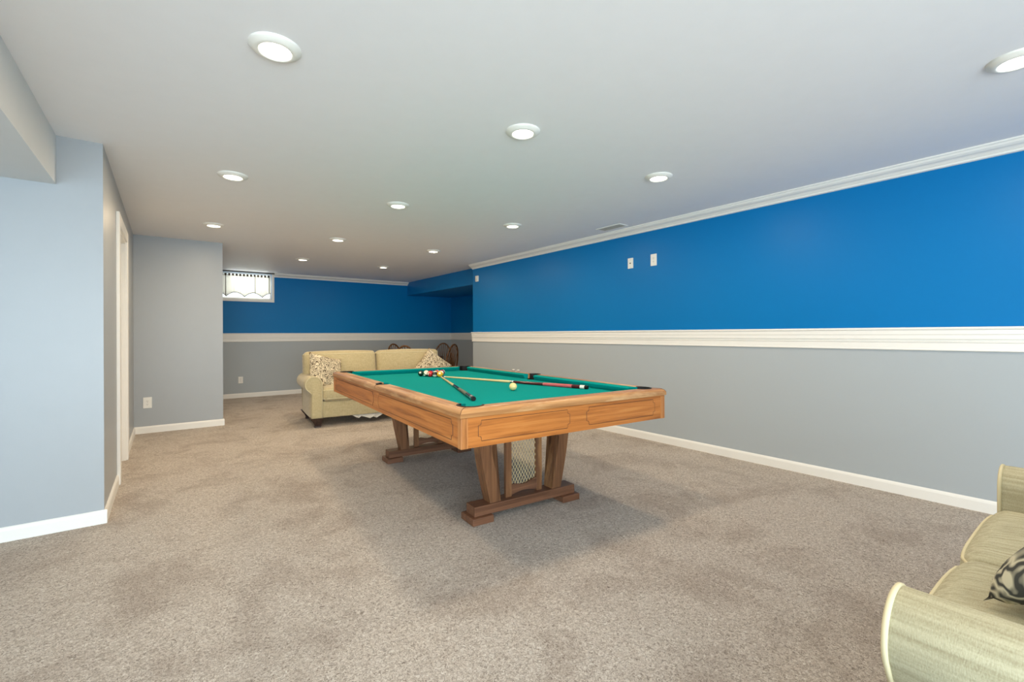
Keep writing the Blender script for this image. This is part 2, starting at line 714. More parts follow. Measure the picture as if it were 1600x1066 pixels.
def rail_profile():
    h = ZR1 - ZR0
    return [(0, 0), (0.010, 0), (0.016, 0.004), (0.016, 0.012), (0.013, 0.016), (0.013, 0.056), (0.019, 0.061), (0.019, 0.066),
            (0.004, 0.069), (0.004, 0.080), (0.020, 0.083), (0.020, 0.112), (0.024, 0.117), (0.024, 0.147), (0.034, 0.152), (0.036, 0.160), (0.032, h), (0, h)]


bm = bmesh.new()
prism(bm, [(XR - a, ZR0 + z) for a, z in rail_profile()], 'y', YB, YE + 0.012)
struct('trim_1', bm, 'trim')
bm = bmesh.new()
prism(bm, [(YF - a, ZR0 + z) for a, z in rail_profile()], 'x', XC, XA)
struct('trim_2', bm, 'trim')
bm = bmesh.new()
prism(bm, [(XA - a, ZR0 + z) for a, z in rail_profile()], 'y', YE, YF)
struct('trim_3', bm, 'trim')


def crown_profile():
    return [(0, 0), (0.088, 0), (0.088, -0.010), (0.080, -0.014), (0.074, -0.026), (0.060, -0.036), (0.040, -0.042), (0.030, -0.050),
            (0.024, -0.056), (0.016, -0.058), (0.016, -0.072), (0, -0.076)]


bm = bmesh.new()
prism(bm, [(XR - a, H + z) for a, z in crown_profile()], 'y', YB, YE)
struct('trim_4', bm, 'trim')
bm = bmesh.new()
prism(bm, [(YF - a, H + z) for a, z in crown_profile()], 'x', 1.71, XS)
struct('trim_5', bm, 'trim')

# door casing and jamb on the left side wall
bm = bmesh.new()
box(bm, XL, XL + 0.024, DY0 - 0.1, DY0 + 0.0, 0, DZ + 0.1, 0.004)
box(bm, XL, XL + 0.024, DY1, DY1 + 0.1, 0, DZ + 0.1, 0.004)
box(bm, XL, XL + 0.024, DY0, DY1, DZ, DZ + 0.1, 0.004)
box(bm, XL - 0.13, XL + 0.01, DY0 - 0.001, DY0 + 0.018, 0, DZ)
box(bm, XL - 0.13, XL + 0.01, DY1 - 0.018, DY1 + 0.001, 0, DZ)
box(bm, XL - 0.13, XL + 0.01, DY0 + 0.018, DY1 - 0.018, DZ - 0.018, DZ)
struct('trim_6', bm, 'trim')
root = bpy.data.objects.new('door_1', None)
COL.objects.link(root)
root['kind'] = 'structure'
bm = bmesh.new()
box(bm, XL - 0.128, XL - 0.09, DY0 + 0.02, DY1 - 0.02, 0.012, DZ - 0.02, 0.002)
link('door_leaf', bm, 'trim', root)
for z0, z1 in ((0.2, 0.9), (1.05, 1.95)):
    for y0, y1 in ((DY0 + 0.12, DY0 + 0.38), (DY1 - 0.38, DY1 - 0.12)):
        bm = bmesh.new()
        box(bm, XL - 0.09, XL - 0.082, y0, y1, z0, z1, 0.004)
        link('door_panel', bm, 'trim', root)
bm = bmesh.new()
lathe(bm, [(0, 0), (0.026, 0), (0.026, 0.008), (0.011, 0.012), (0.011, 0.035), (0.026, 0.045), (0.026, 0.06), (0, 0.068)], 16, 'x', (XL - 0.09, DY0 + 0.08, 0.95))
link('door_knob', bm, 'chrome', root, True)

# ------------------------------------------------------------------ far window
root = bpy.data.objects.new('window_1', None)
COL.objects.link(root)
root['kind'] = 'structure'
bm = bmesh.new()
CW = 0.045
box(bm, WX0 - CW, WX0, YF - 0.018, YF, WZ0 - CW, WZ1 + 0.02)
box(bm, WX1, WX1 + CW, YF - 0.018, YF, WZ0 - CW, WZ1 + 0.02)
box(bm, WX0, WX1, YF - 0.018, YF, WZ0 - CW, WZ0)
box(bm, WX0, WX1, YF - 0.018, YF, WZ1, WZ1 + 0.02)
link('window_frame', bm, 'trim', root)
bm = bmesh.new()
y0, y1 = YF + 0.05, YF + 0.085
box(bm, WX0, WX0 + 0.03, y0, y1, WZ0, WZ1); box(bm, WX1 - 0.03, WX1, y0, y1, WZ0, WZ1)
box(bm, WX0 + 0.03, WX1 - 0.03, y0, y1, WZ0, WZ0 + 0.03); box(bm, WX0 + 0.03, WX1 - 0.03, y0, y1, WZ1 - 0.03, WZ1)
link('window_sash', bm, 'trim', root)
bm = bmesh.new()
box(bm, WX0 + 0.03, WX1 - 0.03, YF + 0.064, YF + 0.070, WZ0 + 0.03, WZ1 - 0.03)
link('glass_pane', bm, 'glass', root)
bm = bmesh.new()
box(bm, WX0, WX1, YF - 0.012, YF + 0.05, WZ0 - 0.012, WZ0 + 0.004)
link('window_sill', bm, 'trim', root)

# curtain: sheer valance with a brown stitched hem, hung on its own thin rod
cur = thing('window_curtain', 'sheer white valance with brown tabs hanging in the small far window', 'curtain', (1.27, YF - 0.03, 2.36))
CXA, CXB = WX0 + 0.02 - 1.27, WX1 - 0.02 - 1.27
nx, nz = 120, 8


def cur_bottom(u):
    return -0.425 + 0.085 * abs(sin(pi * (u * 3.0 + 0.50))) ** 0.8


def cur_pt(u, t):
    x = CXA + (CXB - CXA) * u
    zt = 0.0
    zb = cur_bottom(u)
    z = zt + (zb - zt) * t
    y = 0.010 * sin(u * 2 * pi * 13) * (0.5 + 0.5 * t) + 0.006 * sin(u * 2 * pi * 5.3 + 1)
    return (x, y, z)


bm = bmesh.new()
g = [[bm.verts.new(cur_pt(i / nx, j / nz)) for j in range(nz + 1)] for i in range(nx + 1)]
for i in range(nx):
    for j in range(nz):
        bm.faces.new((g[i][j], g[i + 1][j], g[i + 1][j + 1], g[i][j + 1]))
o = link('curtain_panel', bm, 'curtain', cur, True)
md = o.modifiers.new('thickness', 'SOLIDIFY'); md.thickness = 0.001
bm = bmesh.new()
tube(bm, [cur_pt(i / nx, 1.0) for i in range(nx + 1)], 0.005, 5)
link('curtain_hem', bm, 'curtain_hem', cur)
for k in range(15):
    bm = bmesh.new()
    u = (k + 0.35) / 15
    x = CXA + (CXB - CXA) * u
    box(bm, x - 0.016, x + 0.016, -0.012, 0.012, -0.028, 0.014, 0.003, 1)
    link('curtain_tab', bm, 'curtain_hem', cur)
for u in (0.16, 0.70, 0.97):
    bm = bmesh.new()
    tube(bm, [Vector(cur_pt(u, t / 6)) + Vector((0, -0.004, 0)) for t in range(7)], 0.0055, 5)
    link('curtain_seam', bm, 'curtain_hem', cur)
rod = thing('curtain_rod', 'thin dark curtain rod above the small far window', 'curtain rod', (1.27, YF - 0.035, 2.418))
bm = bmesh.new()
tube(bm, [(-0.62, 0, 0), (0.455, 0, 0)], 0.008, 10)
link('rod', bm, 'metal_dark', rod, True)
for x in (-0.63, 0.462):
    bm = bmesh.new()
    lathe(bm, [(0, -0.012), (0.008, -0.010), (0.0115, 0), (0.008, 0.010), (0, 0.012)], 10, 'x', (x, 0, 0))
    link('finial', bm, 'metal_dark', rod, True)
for x in (-0.45, 0.43):
    bm = bmesh.new()
    box(bm, x - 0.008, x + 0.008, 0.0, 0.035, -0.006, 0.006)
    link('bracket', bm, 'metal_dark', rod)

# ------------------------------------------------------------------ recessed ceiling lights
LIGHTS = [
    (0.373, 2.168, 'recessed ceiling light nearest the left wall and the camera, largest in the photo'),
    (1.725, 2.171, 'recessed ceiling light straight above the near end of the pool table'),
    (3.077, 2.167, 'recessed ceiling light nearest the ceiling vent and crown molding, front of the right row'),
    (0.408, 4.097, 'recessed ceiling light out from the left doorway, second in the left row'),
    (1.750, 4.106, 'recessed ceiling light above the far half of the pool table'),
    (3.118, 4.116, 'recessed ceiling light second in the right row, beyond the ceiling vent'),
    (0.418, 6.047, 'recessed ceiling light in front of the grey column wall'),
    (1.759, 6.047, 'recessed ceiling light above the front of the far sofa'),
    (3.127, 6.062, 'recessed ceiling light near the end of the right wall, third in right row'),
    (1.760, 7.961, 'recessed ceiling light closest to the small far window'),
    (3.133, 8.019, 'recessed ceiling light farthest back, ahead of the blue far wall'),
    (3.059, 0.272, 'recessed ceiling light cut off by the right edge of the photo'),
    (0.37, 0.25, 'recessed ceiling light above the camera, outside the photo'),
]
lamp_data = bpy.data.lights.new('lamp_glow', 'AREA')
lamp_data.shape = 'DISK'
lamp_data.size = 0.11
lamp_data.energy = LAMP_W
lamp_data.color = LAMP_COL
proto = None
for i, (x, y, lab) in enumerate(LIGHTS):
    if proto is None:
        r = thing('recessed_light', lab, 'ceiling light', (x, y, H), 0, 'recessed ceiling lights')
        bm = bmesh.new()
        lathe(bm, [(0.103, 0.0), (0.103, -0.004), (0.098, -0.009), (0.082, -0.019), (0.070, -0.022), (0.064, -0.020), (0.062, -0.010), (0.062, 0.0)], 48)
        bmesh.ops.delete(bm, geom=[f for f in bm.faces if len(f.verts) > 8], context='FACES')
        link('trim_ring', bm, 'plate', r, True)
        bm = bmesh.new()
        lathe(bm, [(0.0, -0.0145), (0.045, -0.0145), (0.0625, -0.012), (0.0625, -0.006), (0.0, -0.006)], 40)
        link('lamp_lens', bm, 'lens', r, True)
        lo = bpy.data.objects.new('lamp_glow', lamp_data)
        COL.objects.link(lo)
        lo.parent = r
        lo.location = (0, 0, -0.026)
        proto = r
    else:
        r = copy_tree(proto)
        r.location = (x, y, H)
        r['label'] = lab

# ceiling vent
v = thing('ceiling_vent', 'white louvred air vent in the ceiling beside the crown molding', 'vent', (4.10, 3.52, H))
bm = bmesh.new()
for a in (((-0.075, 0.075), (-0.175, -0.155)), ((-0.075, 0.075), (0.155, 0.175)), ((-0.075, -0.055), (-0.155, 0.155)), ((0.055, 0.075), (-0.155, 0.155))):
    box(bm, a[0][0], a[0][1], a[1][0], a[1][1], -0.007, 0.0)
link('frame', bm, 'plate', v)
bm = bmesh.new()
box(bm, -0.055, 0.055, -0.155, 0.155, -0.002, 0.0)
link('backing', bm, 'vent_dark', v)
for k in range(6):
    bm = bmesh.new()
    x = -0.046 + k * 0.0184
    prism(bm, [(x - 0.006, -0.001), (x + 0.005, -0.0075), (x + 0.0062, -0.0065), (x - 0.0048, 0.0)], 'y', -0.155, 0.155)
    link('louvre', bm, 'louvre', v)


# ------------------------------------------------------------------ outlets, plates, sensor
def wall_plate(name, label, cat, loc, rz, kind, w_=0.072, h_=0.116, group=None):
    """built facing -Y"""
    t = thing(name, label, cat, loc, rz, group)
    bm = bmesh.new()
    box(bm, -w_ / 2, w_ / 2, -0.006, 0, -h_ / 2, h_ / 2, 0.003)
    link('cover_plate', bm, 'plate', t)
    if kind == 'outlet':
        for s in (-1, 1):
            bm = bmesh.new()
            pts = []
            for k in range(20):
                a = 2 * pi * k / 20
                pts.append((0.0165 * cos(a), s * 0.0195 + max(-0.0125, min(0.0125, 0.0165 * sin(a)))))
            prism(bm, pts, 'y', -0.0085, -0.005)
            soc = link('socket', bm, 'plate', t)
            for dx, hh in ((-0.0065, 0.0045), (0.0065, 0.0038)):
                bm = bmesh.new()
                box(bm, dx - 0.0012, dx + 0.0012, -0.0089, -0.008, s * 0.0195 + 0.002 - hh, s * 0.0195 + 0.002 + hh)
                link('slot', bm, 'slot', soc)
            bm = bmesh.new()
            lathe(bm, [(0, -0.0089), (0.0025, -0.0089), (0.0025, -0.008), (0, -0.008)], 10, 'y', (0, 0, s * 0.0195 - 0.007))
            link('ground_hole', bm, 'slot', soc)
        bm = bmesh.new()
        lathe(bm, [(0, -0.0075), (0.003, -0.007), (0.003, -0.005), (0, -0.005)], 10, 'y')
        link('screw', bm, 'chrome', t)
    elif kind == 'coax':
        bm = bmesh.new()
        lathe(bm, [(0, -0.016), (0.0045, -0.016), (0.0045, -0.008), (0.0075, -0.008), (0.0075, -0.005), (0, -0.005)], 14, 'y')
        link('connector', bm, 'metal_dark', t)
        for s in (-1, 1):
            bm = bmesh.new()
            lathe(bm, [(0, -0.0075), (0.003, -0.007), (0.003, -0.005), (0, -0.005)], 10, 'y', (0, 0, s * 0.042))
            link('screw', bm, 'chrome', t)
    return t


wall_plate('wall_outlet', 'white duplex outlet low on the grey column wall', 'outlet', (-0.195, YC, 0.373), 0, 'outlet', 0.086, 0.135)
wall_plate('wall_outlet', 'white duplex outlet low on the far wall under the chair rail', 'outlet', (1.125, YF, 0.34), 0, 'outlet', 0.078, 0.128)
wall_plate('wall_outlet', 'white duplex outlet high on the blue wall, right of the cable plate', 'outlet', (XR, 3.13, 2.025), -pi / 2, 'outlet', 0.080, 0.132)
wall_plate('cable_plate', 'white cable jack plate with a dark connector high on the blue wall', 'wall plate', (XR, 3.45, 2.027), -pi / 2, 'coax', 0.078, 0.122)
t = thing('wall_sensor', 'small white sensor on the blue wall near its far corner', 'sensor', (XR, 6.76, 2.173), -pi / 2)
bm = bmesh.new()
box(bm, -0.04, 0.04, -0.03, 0, -0.052, 0.052, 0.008, 3)
smooth_by_angle(link('housing', bm, 'plate', t))
bm = bmesh.new()
box(bm, -0.026, 0.026, -0.034, -0.028, -0.04, 0.0, 0.003)
link('sensor_lens', bm, 'lining', t)

# ------------------------------------------------------------------ pool table
TW, TL = 1.548, 2.839
TX, TY, TH = 1.146, 1.943, radians(-3.78)
ZB, ZRB, ZT, ZBED = 0.631, 0.786, 0.829, 0.785
table = thing('pool_table', 'large oak pool table with green cloth and walnut trestle legs', 'pool table', (TX, TY, 0), TH)
RW = 0.094      # wood width of a rail
CR = 0.064      # corner pocket radius
SR = 0.062      # side pocket radius
CPOS = 0.118    # corner pocket centre from both outer edges
SPOS = 0.083    # side pocket centre from the outer edge


def rail_mesh(bm, length, tf, a_lo, a_hi, cut_lo, cut_hi):
    """wood rail in (a along, w across from outside) coordinates with pocket bites and mitred ends;
    tf maps (a,w,z) to table coordinates; cut_* = 'corner' or 'side'"""
    def wmax(a):
        m = RW
        for end, kind in ((a_lo, cut_lo), (a_hi, cut_hi)):
            d = abs(a - end)
            if kind == 'corner':
                m = min(m, d)
                dd = abs(d - CPOS)
                rr = CR + 0.006
                if dd < rr:
                    m = min(m, CPOS - sqrt(rr * rr - dd * dd))
                elif d < CPOS:
                    m = min(m, d)
            else:
                rr = SR + 0.006
                if d < rr:
                    m = min(m, SPOS - sqrt(rr * rr - d * d))
        return max(m, 0.0004)
    st = set()
    for end, sg in ((a_lo, 1), (a_hi, -1)):
        for k in range(41):
            st.add(round(end + sg * 0.2 * k / 40, 5))
    k = 0
    while a_lo + 0.2 + 0.1 * k < a_hi - 0.2:
        st.add(round(a_lo + 0.2 + 0.1 * k, 5)); k += 1
    st = sorted(st)
    ts = [0, 0.03, 0.07, 0.13, 0.2, 0.3, 0.42, 0.7, 1.0]
    R0 = 0.036

    def ztop(w):
        # low flat outer face, then a broad round-over up to the flat top
        if w >= R0:
            return ZT
        return ZT - 0.028 + 0.028 * sqrt(max(0, 1 - ((R0 - w) / R0) ** 2))
    top, bot = [], []
    for a in st:
        wm = wmax(a)
        top.append([bm.verts.new(tf(a, t * wm, ztop(t * wm))) for t in ts])
        bot.append([bm.verts.new(tf(a, t * wm, ZRB)) for t in ts])
    n, m = len(st), len(ts)
    for i in range(n - 1):
        for j in range(m - 1):
            bm.faces.new((top[i][j], top[i + 1][j], top[i + 1][j + 1], top[i][j + 1]))
            bm.faces.new((bot[i][j], bot[i][j + 1], bot[i + 1][j + 1], bot[i + 1][j]))
        bm.faces.new((top[i][0], bot[i][0], bot[i + 1][0], top[i + 1][0]))
        bm.faces.new((top[i][-1], top[i + 1][-1], bot[i + 1][-1], bot[i][-1]))
    for i in (0, n - 1):
        for j in range(m - 1):
            try:
                bm.faces.new((top[i][j], top[i][j + 1], bot[i][j + 1], bot[i][j]))
            except ValueError:
                pass


tf_front = lambda a, w_, z: (a, w_, z)
tf_back = lambda a, w_, z: (a, TL - w_, z)
tf_left = lambda a, w_, z: (w_, a, z)
tf_right = lambda a, w_, z: (TW - w_, a, z)
G = 0.0012
RAILS = [(tf_front, 0, TW, 'corner', 'corner', 'rail_x'), (tf_back, 0, TW, 'corner', 'corner', 'rail_x'),
         (tf_left, 0, TL / 2 - G, 'corner', 'side', 'rail_y'), (tf_left, TL / 2 + G, TL, 'side', 'corner', 'rail_y'),
         (tf_right, 0, TL / 2 - G, 'corner', 'side', 'rail_y'), (tf_right, TL / 2 + G, TL, 'side', 'corner', 'rail_y')]
for tf, lo, hi, c0, c1, mt in RAILS:
    bm = bmesh.new()
    rail_mesh(bm, hi - lo, tf, lo, hi, c0, c1)
    smooth_by_angle(link('rail', bm, mt, table), 40)
# dark joint lines: side joints and corner mitres
for (p, q) in (((0.0, TL / 2), (0.018, TL / 2)), ((TW, TL / 2), (TW - 0.018, TL / 2))):
    bm = bmesh.new()
    pts = []
    for k in range(7):
        w_ = 0.0 + 0.020 * k / 6
        zz = ZT - 0.028 + 0.028 * sqrt(max(0, 1 - ((0.036 - w_) / 0.036) ** 2)) + 0.0002
        pts.append(((w_ if p[0] == 0 else TW - w_), TL / 2, zz))
    tube(bm, pts, 0.0016, 5)
    link('rail_joint', bm, 'groove', table)
for sx in (0, 1):
    for sy in (0, 1):
        bm = bmesh.new()
        pts = []
        for k in range(10):
            w_ = 0.0005 + 0.068 * k / 9
            zz = (ZT if w_ >= 0.036 else ZT - 0.028 + 0.028 * sqrt(max(0, 1 - ((0.036 - w_) / 0.036) ** 2))) + 0.0002
            pts.append(((w_ if sx == 0 else TW - w_), (w_ if sy == 0 else TL - w_), zz))
        tube(bm, pts, 0.0016, 5)
        link('rail_joint', bm, 'groove', table)


def cushion_mesh(bm, tf, a0, a1, s0, s1):
    """rubber cushion: s0/s1 = how far the nose end is pulled back from the wood end"""
    sec = [(RW - 0.001, ZT - 0.001, 0), (RW + 0.012, ZT - 0.001, 0.25), (0.132, ZBED + 0.039, 0.9), (0.139, ZBED + 0.034, 1.0), (0.137, ZBED + 0.029, 1.0), (0.120, ZBED + 0.001, 0.75), (RW - 0.001, ZBED + 0.001, 0)]
    A = [bm.verts.new(tf(a0 + s0 * k, w_, z)) for w_, z, k in sec]
    B = [bm.verts.new(tf(a1 - s1 * k, w_, z)) for w_, z, k in sec]
    n = len(sec)
    bm.faces.new(A); bm.faces.new(B[::-1])
    for i in range(n):
        bm.faces.new((A[i], A[(i + 1) % n], B[(i + 1) % n], B[i]))


ce = CPOS + CR + 0.0
se = SR + 0.004
for tf, lo, hi, s0, s1 in ((tf_front, ce - 0.012, TW - ce + 0.012, 0.04, 0.04), (tf_back, ce - 0.012, TW - ce + 0.012, 0.04, 0.04),
                           (tf_left, ce - 0.012, TL / 2 - se, 0.04, 0.012), (tf_left, TL / 2 + se, TL - ce + 0.012, 0.012, 0.04),
                           (tf_right, ce - 0.012, TL / 2 - se, 0.04, 0.012), (tf_right, TL / 2 + se, TL - ce + 0.012, 0.012, 0.04)):
    bm = bmesh.new()
    cushion_mesh(bm, tf, lo, hi, s0, s1)
    smooth_by_angle(link('cushion', bm, 'felt', table), 50)

# cloth bed with the six pocket cut-outs
def bed_outline():
    e = 0.104
    pts = []
    def arc(cx, cy, r, a0, a1, n=12):
        return [(cx + r * cos(a0 + (a1 - a0) * k / n), cy + r * sin(a0 + (a1 - a0) * k / n)) for k in range(n + 1)]
    r = CR - 0.002
    d = CPOS
    k = sqrt(r * r - (d - e) ** 2)
    a = math.atan2(k, e - d)        # hit of circle with the bed edge line
    # start after front-left corner, travel counter-clockwise
    b_hi = math.atan2(e - d, k)
    pts += arc(d, d, r, a, b_hi, 12)             # front-left corner
    b1 = [(TW - x, y) for x, y in arc(d, d, r, a, b_hi, 12)][::-1]
    pts += b1
    rs = SR - 0.002
    ks = sqrt(rs * rs - (SPOS - e) ** 2)
    as_ = math.atan2(-ks, e - SPOS)
    side = [(SPOS + rs * cos(q), TL / 2 + rs * sin(q)) for q in [as_ + (-2 * as_) * k / 10 for k in range(11)]]
    pts += [(TW - x, y) for x, y in side]
    pts += [(x, TL - y) for x, y in b1][::-1]
    pts += [(x, TL - y) for x, y in arc(d, d, r, a, b_hi, 12)][::-1]
    pts += side[::-1]
    return pts


bm = bmesh.new()
prism(bm, bed_outline(), 'z', ZBED - 0.025, ZBED)
bmesh.ops.triangulate(bm, faces=[f for f in bm.faces if len(f.verts) > 4])
link('cloth_bed', bm, 'felt', table)


# pockets: black liner wall with a flange on the rail top, and the drop cup under it
def pocket(cx, cy, r, facing, half):
    root_bm = bmesh.new()
    n = 20
    a0, a1 = facing + pi - half, facing + pi + half
    sec = [(r + 0.0055, ZBED - 0.03), (r + 0.0055, ZT + 0.0022), (r - 0.004, ZT + 0.0022), (r - 0.004, ZT - 0.005), (r - 0.001, ZBED - 0.03)]
    sec = [(r + 0.0055, ZBED - 0.02), (r + 0.0055, ZT - 0.002), (r + 0.010, ZT + 0.0005), (r + 0.009, ZT + 0.003), (r - 0.002, ZT + 0.003), (r - 0.004, ZT - 0.004), (r - 0.001, ZBED - 0.02)]
    rows = []
    for k in range(n + 1):
        a = a0 + (a1 - a0) * k / n
        rows.append([root_bm.verts.new((cx + q * cos(a), cy + q * sin(a), z)) for q, z in sec])
    m = len(sec)
    for k in range(n):
        for j in range(m):
            root_bm.faces.new((rows[k][j], rows[k + 1][j], rows[k + 1][(j + 1) % m], rows[k][(j + 1) % m]))
    root_bm.faces.new(rows[0]); root_bm.faces.new(rows[-1][::-1])
    p = smooth_by_angle(link('pocket', root_bm, 'black', table), 45)
    bm2 = bmesh.new()
    lathe(bm2, [(r - 0.003, ZBED - 0.012), (r - 0.006, 0.70), (0.02, 0.672), (0, 0.67), (0, 0.668), (0.022, 0.669), (r - 0.003, 0.698), (r, ZBED - 0.012)], 24, 'z', (cx, cy, 0))
    bmesh.ops.delete(bm2, geom=[f for f in bm2.faces if len(f.verts) > 6], context='FACES')
    link('pocket_cup', bm2, 'black', p, True)


for cx, cy, fa in ((CPOS, CPOS, pi / 4), (TW - CPOS, CPOS, 3 * pi / 4), (CPOS, TL - CPOS, -pi / 4), (TW - CPOS, TL - CPOS, -3 * pi / 4)):
    pocket(cx, cy, CR, fa, radians(112))
pocket(SPOS, TL / 2, SR, 0, radians(82))
pocket(TW - SPOS, TL / 2, SR, pi, radians(82))

# aprons, corner posts and their routed panels
AI = 0.009
AT = 0.022
for nm, args, mt in (('apron', (AI + 0.038, TW - AI - 0.038, AI + 0.002, AI + AT), 'apron_x'), ('apron', (AI + 0.038, TW - AI - 0.038, TL - AI - AT, TL - AI - 0.002), 'apron_x'),
                     ('apron', (AI + 0.002, AI + AT, AI + 0.038, TL - AI - 0.038), 'apron_y'), ('apron', (TW - AI - AT, TW - AI - 0.002, AI + 0.038, TL - AI - 0.038), 'apron_y')):
    bm = bmesh.new()
    box(bm, args[0], args[1], args[2], args[3], ZB, ZRB - 0.003)
    link(nm, bm, mt, table)
for sx in (0, 1):
    for sy in (0, 1):
        x0 = AI - 0.002 if sx == 0 else TW - AI + 0.002 - 0.04
        y0 = AI - 0.002 if sy == 0 else TL - AI + 0.002 - 0.04
        bm = bmesh.new()
        box(bm, x0, x0 + 0.04, y0, y0 + 0.04, ZB - 0.002, ZRB - 0.002, 0.004, 2)
        link('corner_post', bm, 'post', table)
bm = bmesh.new()
box(bm, AI + AT, TW - AI - AT, AI + AT, TL - AI - AT, ZBED - 0.075, ZBED - 0.026)
for u0, u1 in ((0.30, 0.36), (TW - 0.36, TW - 0.30)):
    box(bm, u0, u1, AI + AT, TL - AI - AT, ZB + 0.005, ZBED - 0.075)
link('slate_bed', bm, 'walnut_x', table)


def notched(L0, L1, z0, z1, n=0.018, inset=0.0):
    """panel outline with a stepped, scooped corner"""
    a0, a1, b0, b1 = L0 + inset, L1 - inset, z0 + inset, z1 - inset
    def corner(cx, cz, sx, sz):
        s = n
        pts = [(cx, cz + sz * s * 1.35), (cx + sx * s * 0.75, cz + sz * s * 1.25), (cx + sx * s * 0.92, cz + sz * s * 0.9), (cx + sx * s, cz)]
        return pts
    c = corner(a0, b0, 1, 1)
    out = list(c)
    out += corner(a1, b0, -1, 1)[::-1]
    out += corner(a1, b1, -1, -1)
    out += corner(a0, b1, 1, -1)[::-1]
    return out


def panel(L0, L1, face):
    o1 = notched(L0, L1, ZB + 0.029, ZRB - 0.022)
    mp = {'f': lambda a, d, z: (a, AI + 0.002 - d, z), 'b': lambda a, d, z: (a, TL - AI - 0.002 + d, z),
          'l': lambda a, d, z: (AI + 0.002 - d, a, z), 'r': lambda a, d, z: (TW - AI - 0.002 + d, a, z)}[face]
    bm = bmesh.new()
    A = [bm.verts.new(mp(a, 0.0, z)) for a, z in o1]
    B = [bm.verts.new(mp(a, 0.0012, z)) for a, z in o1]
    n = len(o1)
    bm.faces.new(B)
    for i in range(n):
        bm.faces.new((A[i], A[(i + 1) % n], B[(i + 1) % n], B[i]))
    bmesh.ops.triangulate(bm, faces=[f for f in bm.faces if len(f.verts) > 4])
    p = link('routed_panel', bm, 'apron_x' if face in 'fb' else 'apron_y', table)
    bm = bmesh.new()
    tube(bm, [mp(a, 0.0004, z) for a, z in o1], 0.0019, 5, closed=True)
    link('routed_groove', bm, 'groove', p)  # raised ring; the groove's shadow and stain are put into its colour


for f in 'fb':
    panel(0.106, 0.708, f)
    panel(0.838, 1.442, f)
for f in 'lr':
    panel(0.106, 1.36, f)
    panel(1.479, 2.733, f)


# trestle pedestals
def pedestal(vc):
    ped = bpy.data.objects.new('trestle', None)
    COL.objects.link(ped)
    ped.parent = table
    ped.location = (0, vc, 0)
    for u0 in (0.336, TW - 0.336 - 0.153):
        bm = bmesh.new()
        box(bm, u0, u0 + 0.153, -0.084, 0.084, 0, 0.046, 0.006, 2)
        link('foot_pad', bm, 'walnut_x', ped)
    bm = bmesh.new()
    box(bm, 0.362, TW - 0.362, -0.058, 0.058, 0.046, 0.108, 0.004, 2)
    link('cross_beam', bm, 'walnut_x', ped)
    prof_out = [(0.482, 0.108), (0.469, 0.17), (0.455, 0.23), (0.437, 0.31), (0.422, 0.39), (0.410, 0.47), (0.400, 0.54), (0.392, ZB + 0.01)]
    prof_in = [(0.520, ZB + 0.01), (0.516, 0.50), (0.494, 0.465), (0.500, 0.42), (0.510, 0.37), (0.526, 0.30), (0.545, 0.21), (0.558, 0.15), (0.562, 0.108)]
    for mir in (False, True):
        o_ = prof_out + prof_in
        if mir:
            o_ = [(TW - x, z) for x, z in o_]
        bm = bmesh.new()
        prism(bm, o_, 'y', -0.046, 0.046)
        bmesh.ops.triangulate(bm, faces=[f for f in bm.faces if len(f.verts) > 4])
        link('leg', bm, 'walnut', ped)
    for u0 in (0.624, TW - 0.624 - 0.046):
        bm = bmesh.new()
        box(bm, u0, u0 + 0.046, -0.014, 0.014, 0.100, ZB + 0.03, 0.002, 1)
        link('stile', bm, 'walnut', ped)
    # lower rail: S-curved top, arched underside
    ua, ub = 0.670, TW - 0.670
    o_ = []
    for k in range(11):
        t = k / 10
        o_.append((ua + (ub - ua) * t, 0.116 + 0.018 * sin(pi * t)))
    for k in range(11):
        t = 1 - k / 10
        o_.append((ua + (ub - ua) * t, 0.178 + 0.014 * t + 0.010 * cos(2 * pi * t)))
    bm = bmesh.new()
    prism(bm, o_, 'y', -0.012, 0.012)
    bmesh.ops.triangulate(bm, faces=[f for f in bm.faces if len(f.verts) > 4])
    link('lower_rail', bm, 'walnut_x', ped)
    # brass diamond lattice, clipped to the opening between the stiles
    bm = bmesh.new()
    z0, z1 = 0.17, ZB + 0.02
    sl = 1.75
    stp = 0.024
    for s in (1, -1):
        q = -2.0
        for k in range(-60, 90):
            c0 = k * stp
            # line u = ua + c0 + s*(z - z0)/sl
            pts = []
            for (zz) in (z0, z1):
                pts.append((ua + c0 + s * (zz - z0) / sl, zz))
            (x0, za), (x1, zb) = pts
            # clip in u
            t0, t1 = 0.0, 1.0
            dx = x1 - x0
            for lim, sg in ((ua, 1), (ub, -1)):
                f0 = (x0 - lim) * sg
                f1 = (x1 - lim) * sg
                if f0 < 0 and f1 < 0:
                    t0 = 2
                elif f0 < 0:
                    t0 = max(t0, f0 / (f0 - f1))
                elif f1 < 0:
                    t1 = min(t1, f0 / (f0 - f1))
            if t1 - t0 < 0.004 or t0 > 1:
                continue
            P0 = (x0 + dx * t0, s * 0.0008, za + (zb - za) * t0)
            P1 = (x0 + dx * t1, s * 0.0008, za + (zb - za) * t1)
            tube(bm, [P0, P1], 0.0016, 4)
    o = link('mesh_lattice', bm, 'brass', ped)
    o['kind'] = 'stuff'


pedestal(0.581)
pedestal(2.238)
# level bars the trestles carry
bpy.context.view_layer.update()
TMX = Matrix.Translation((TX, TY, 0)) @ Matrix.Rotation(TH, 4, 'Z')


def on_table(u, v, z):
    return TMX @ Vector((u, v, z))


# ------------------------------------------------------------------ balls
BR = 0.0286


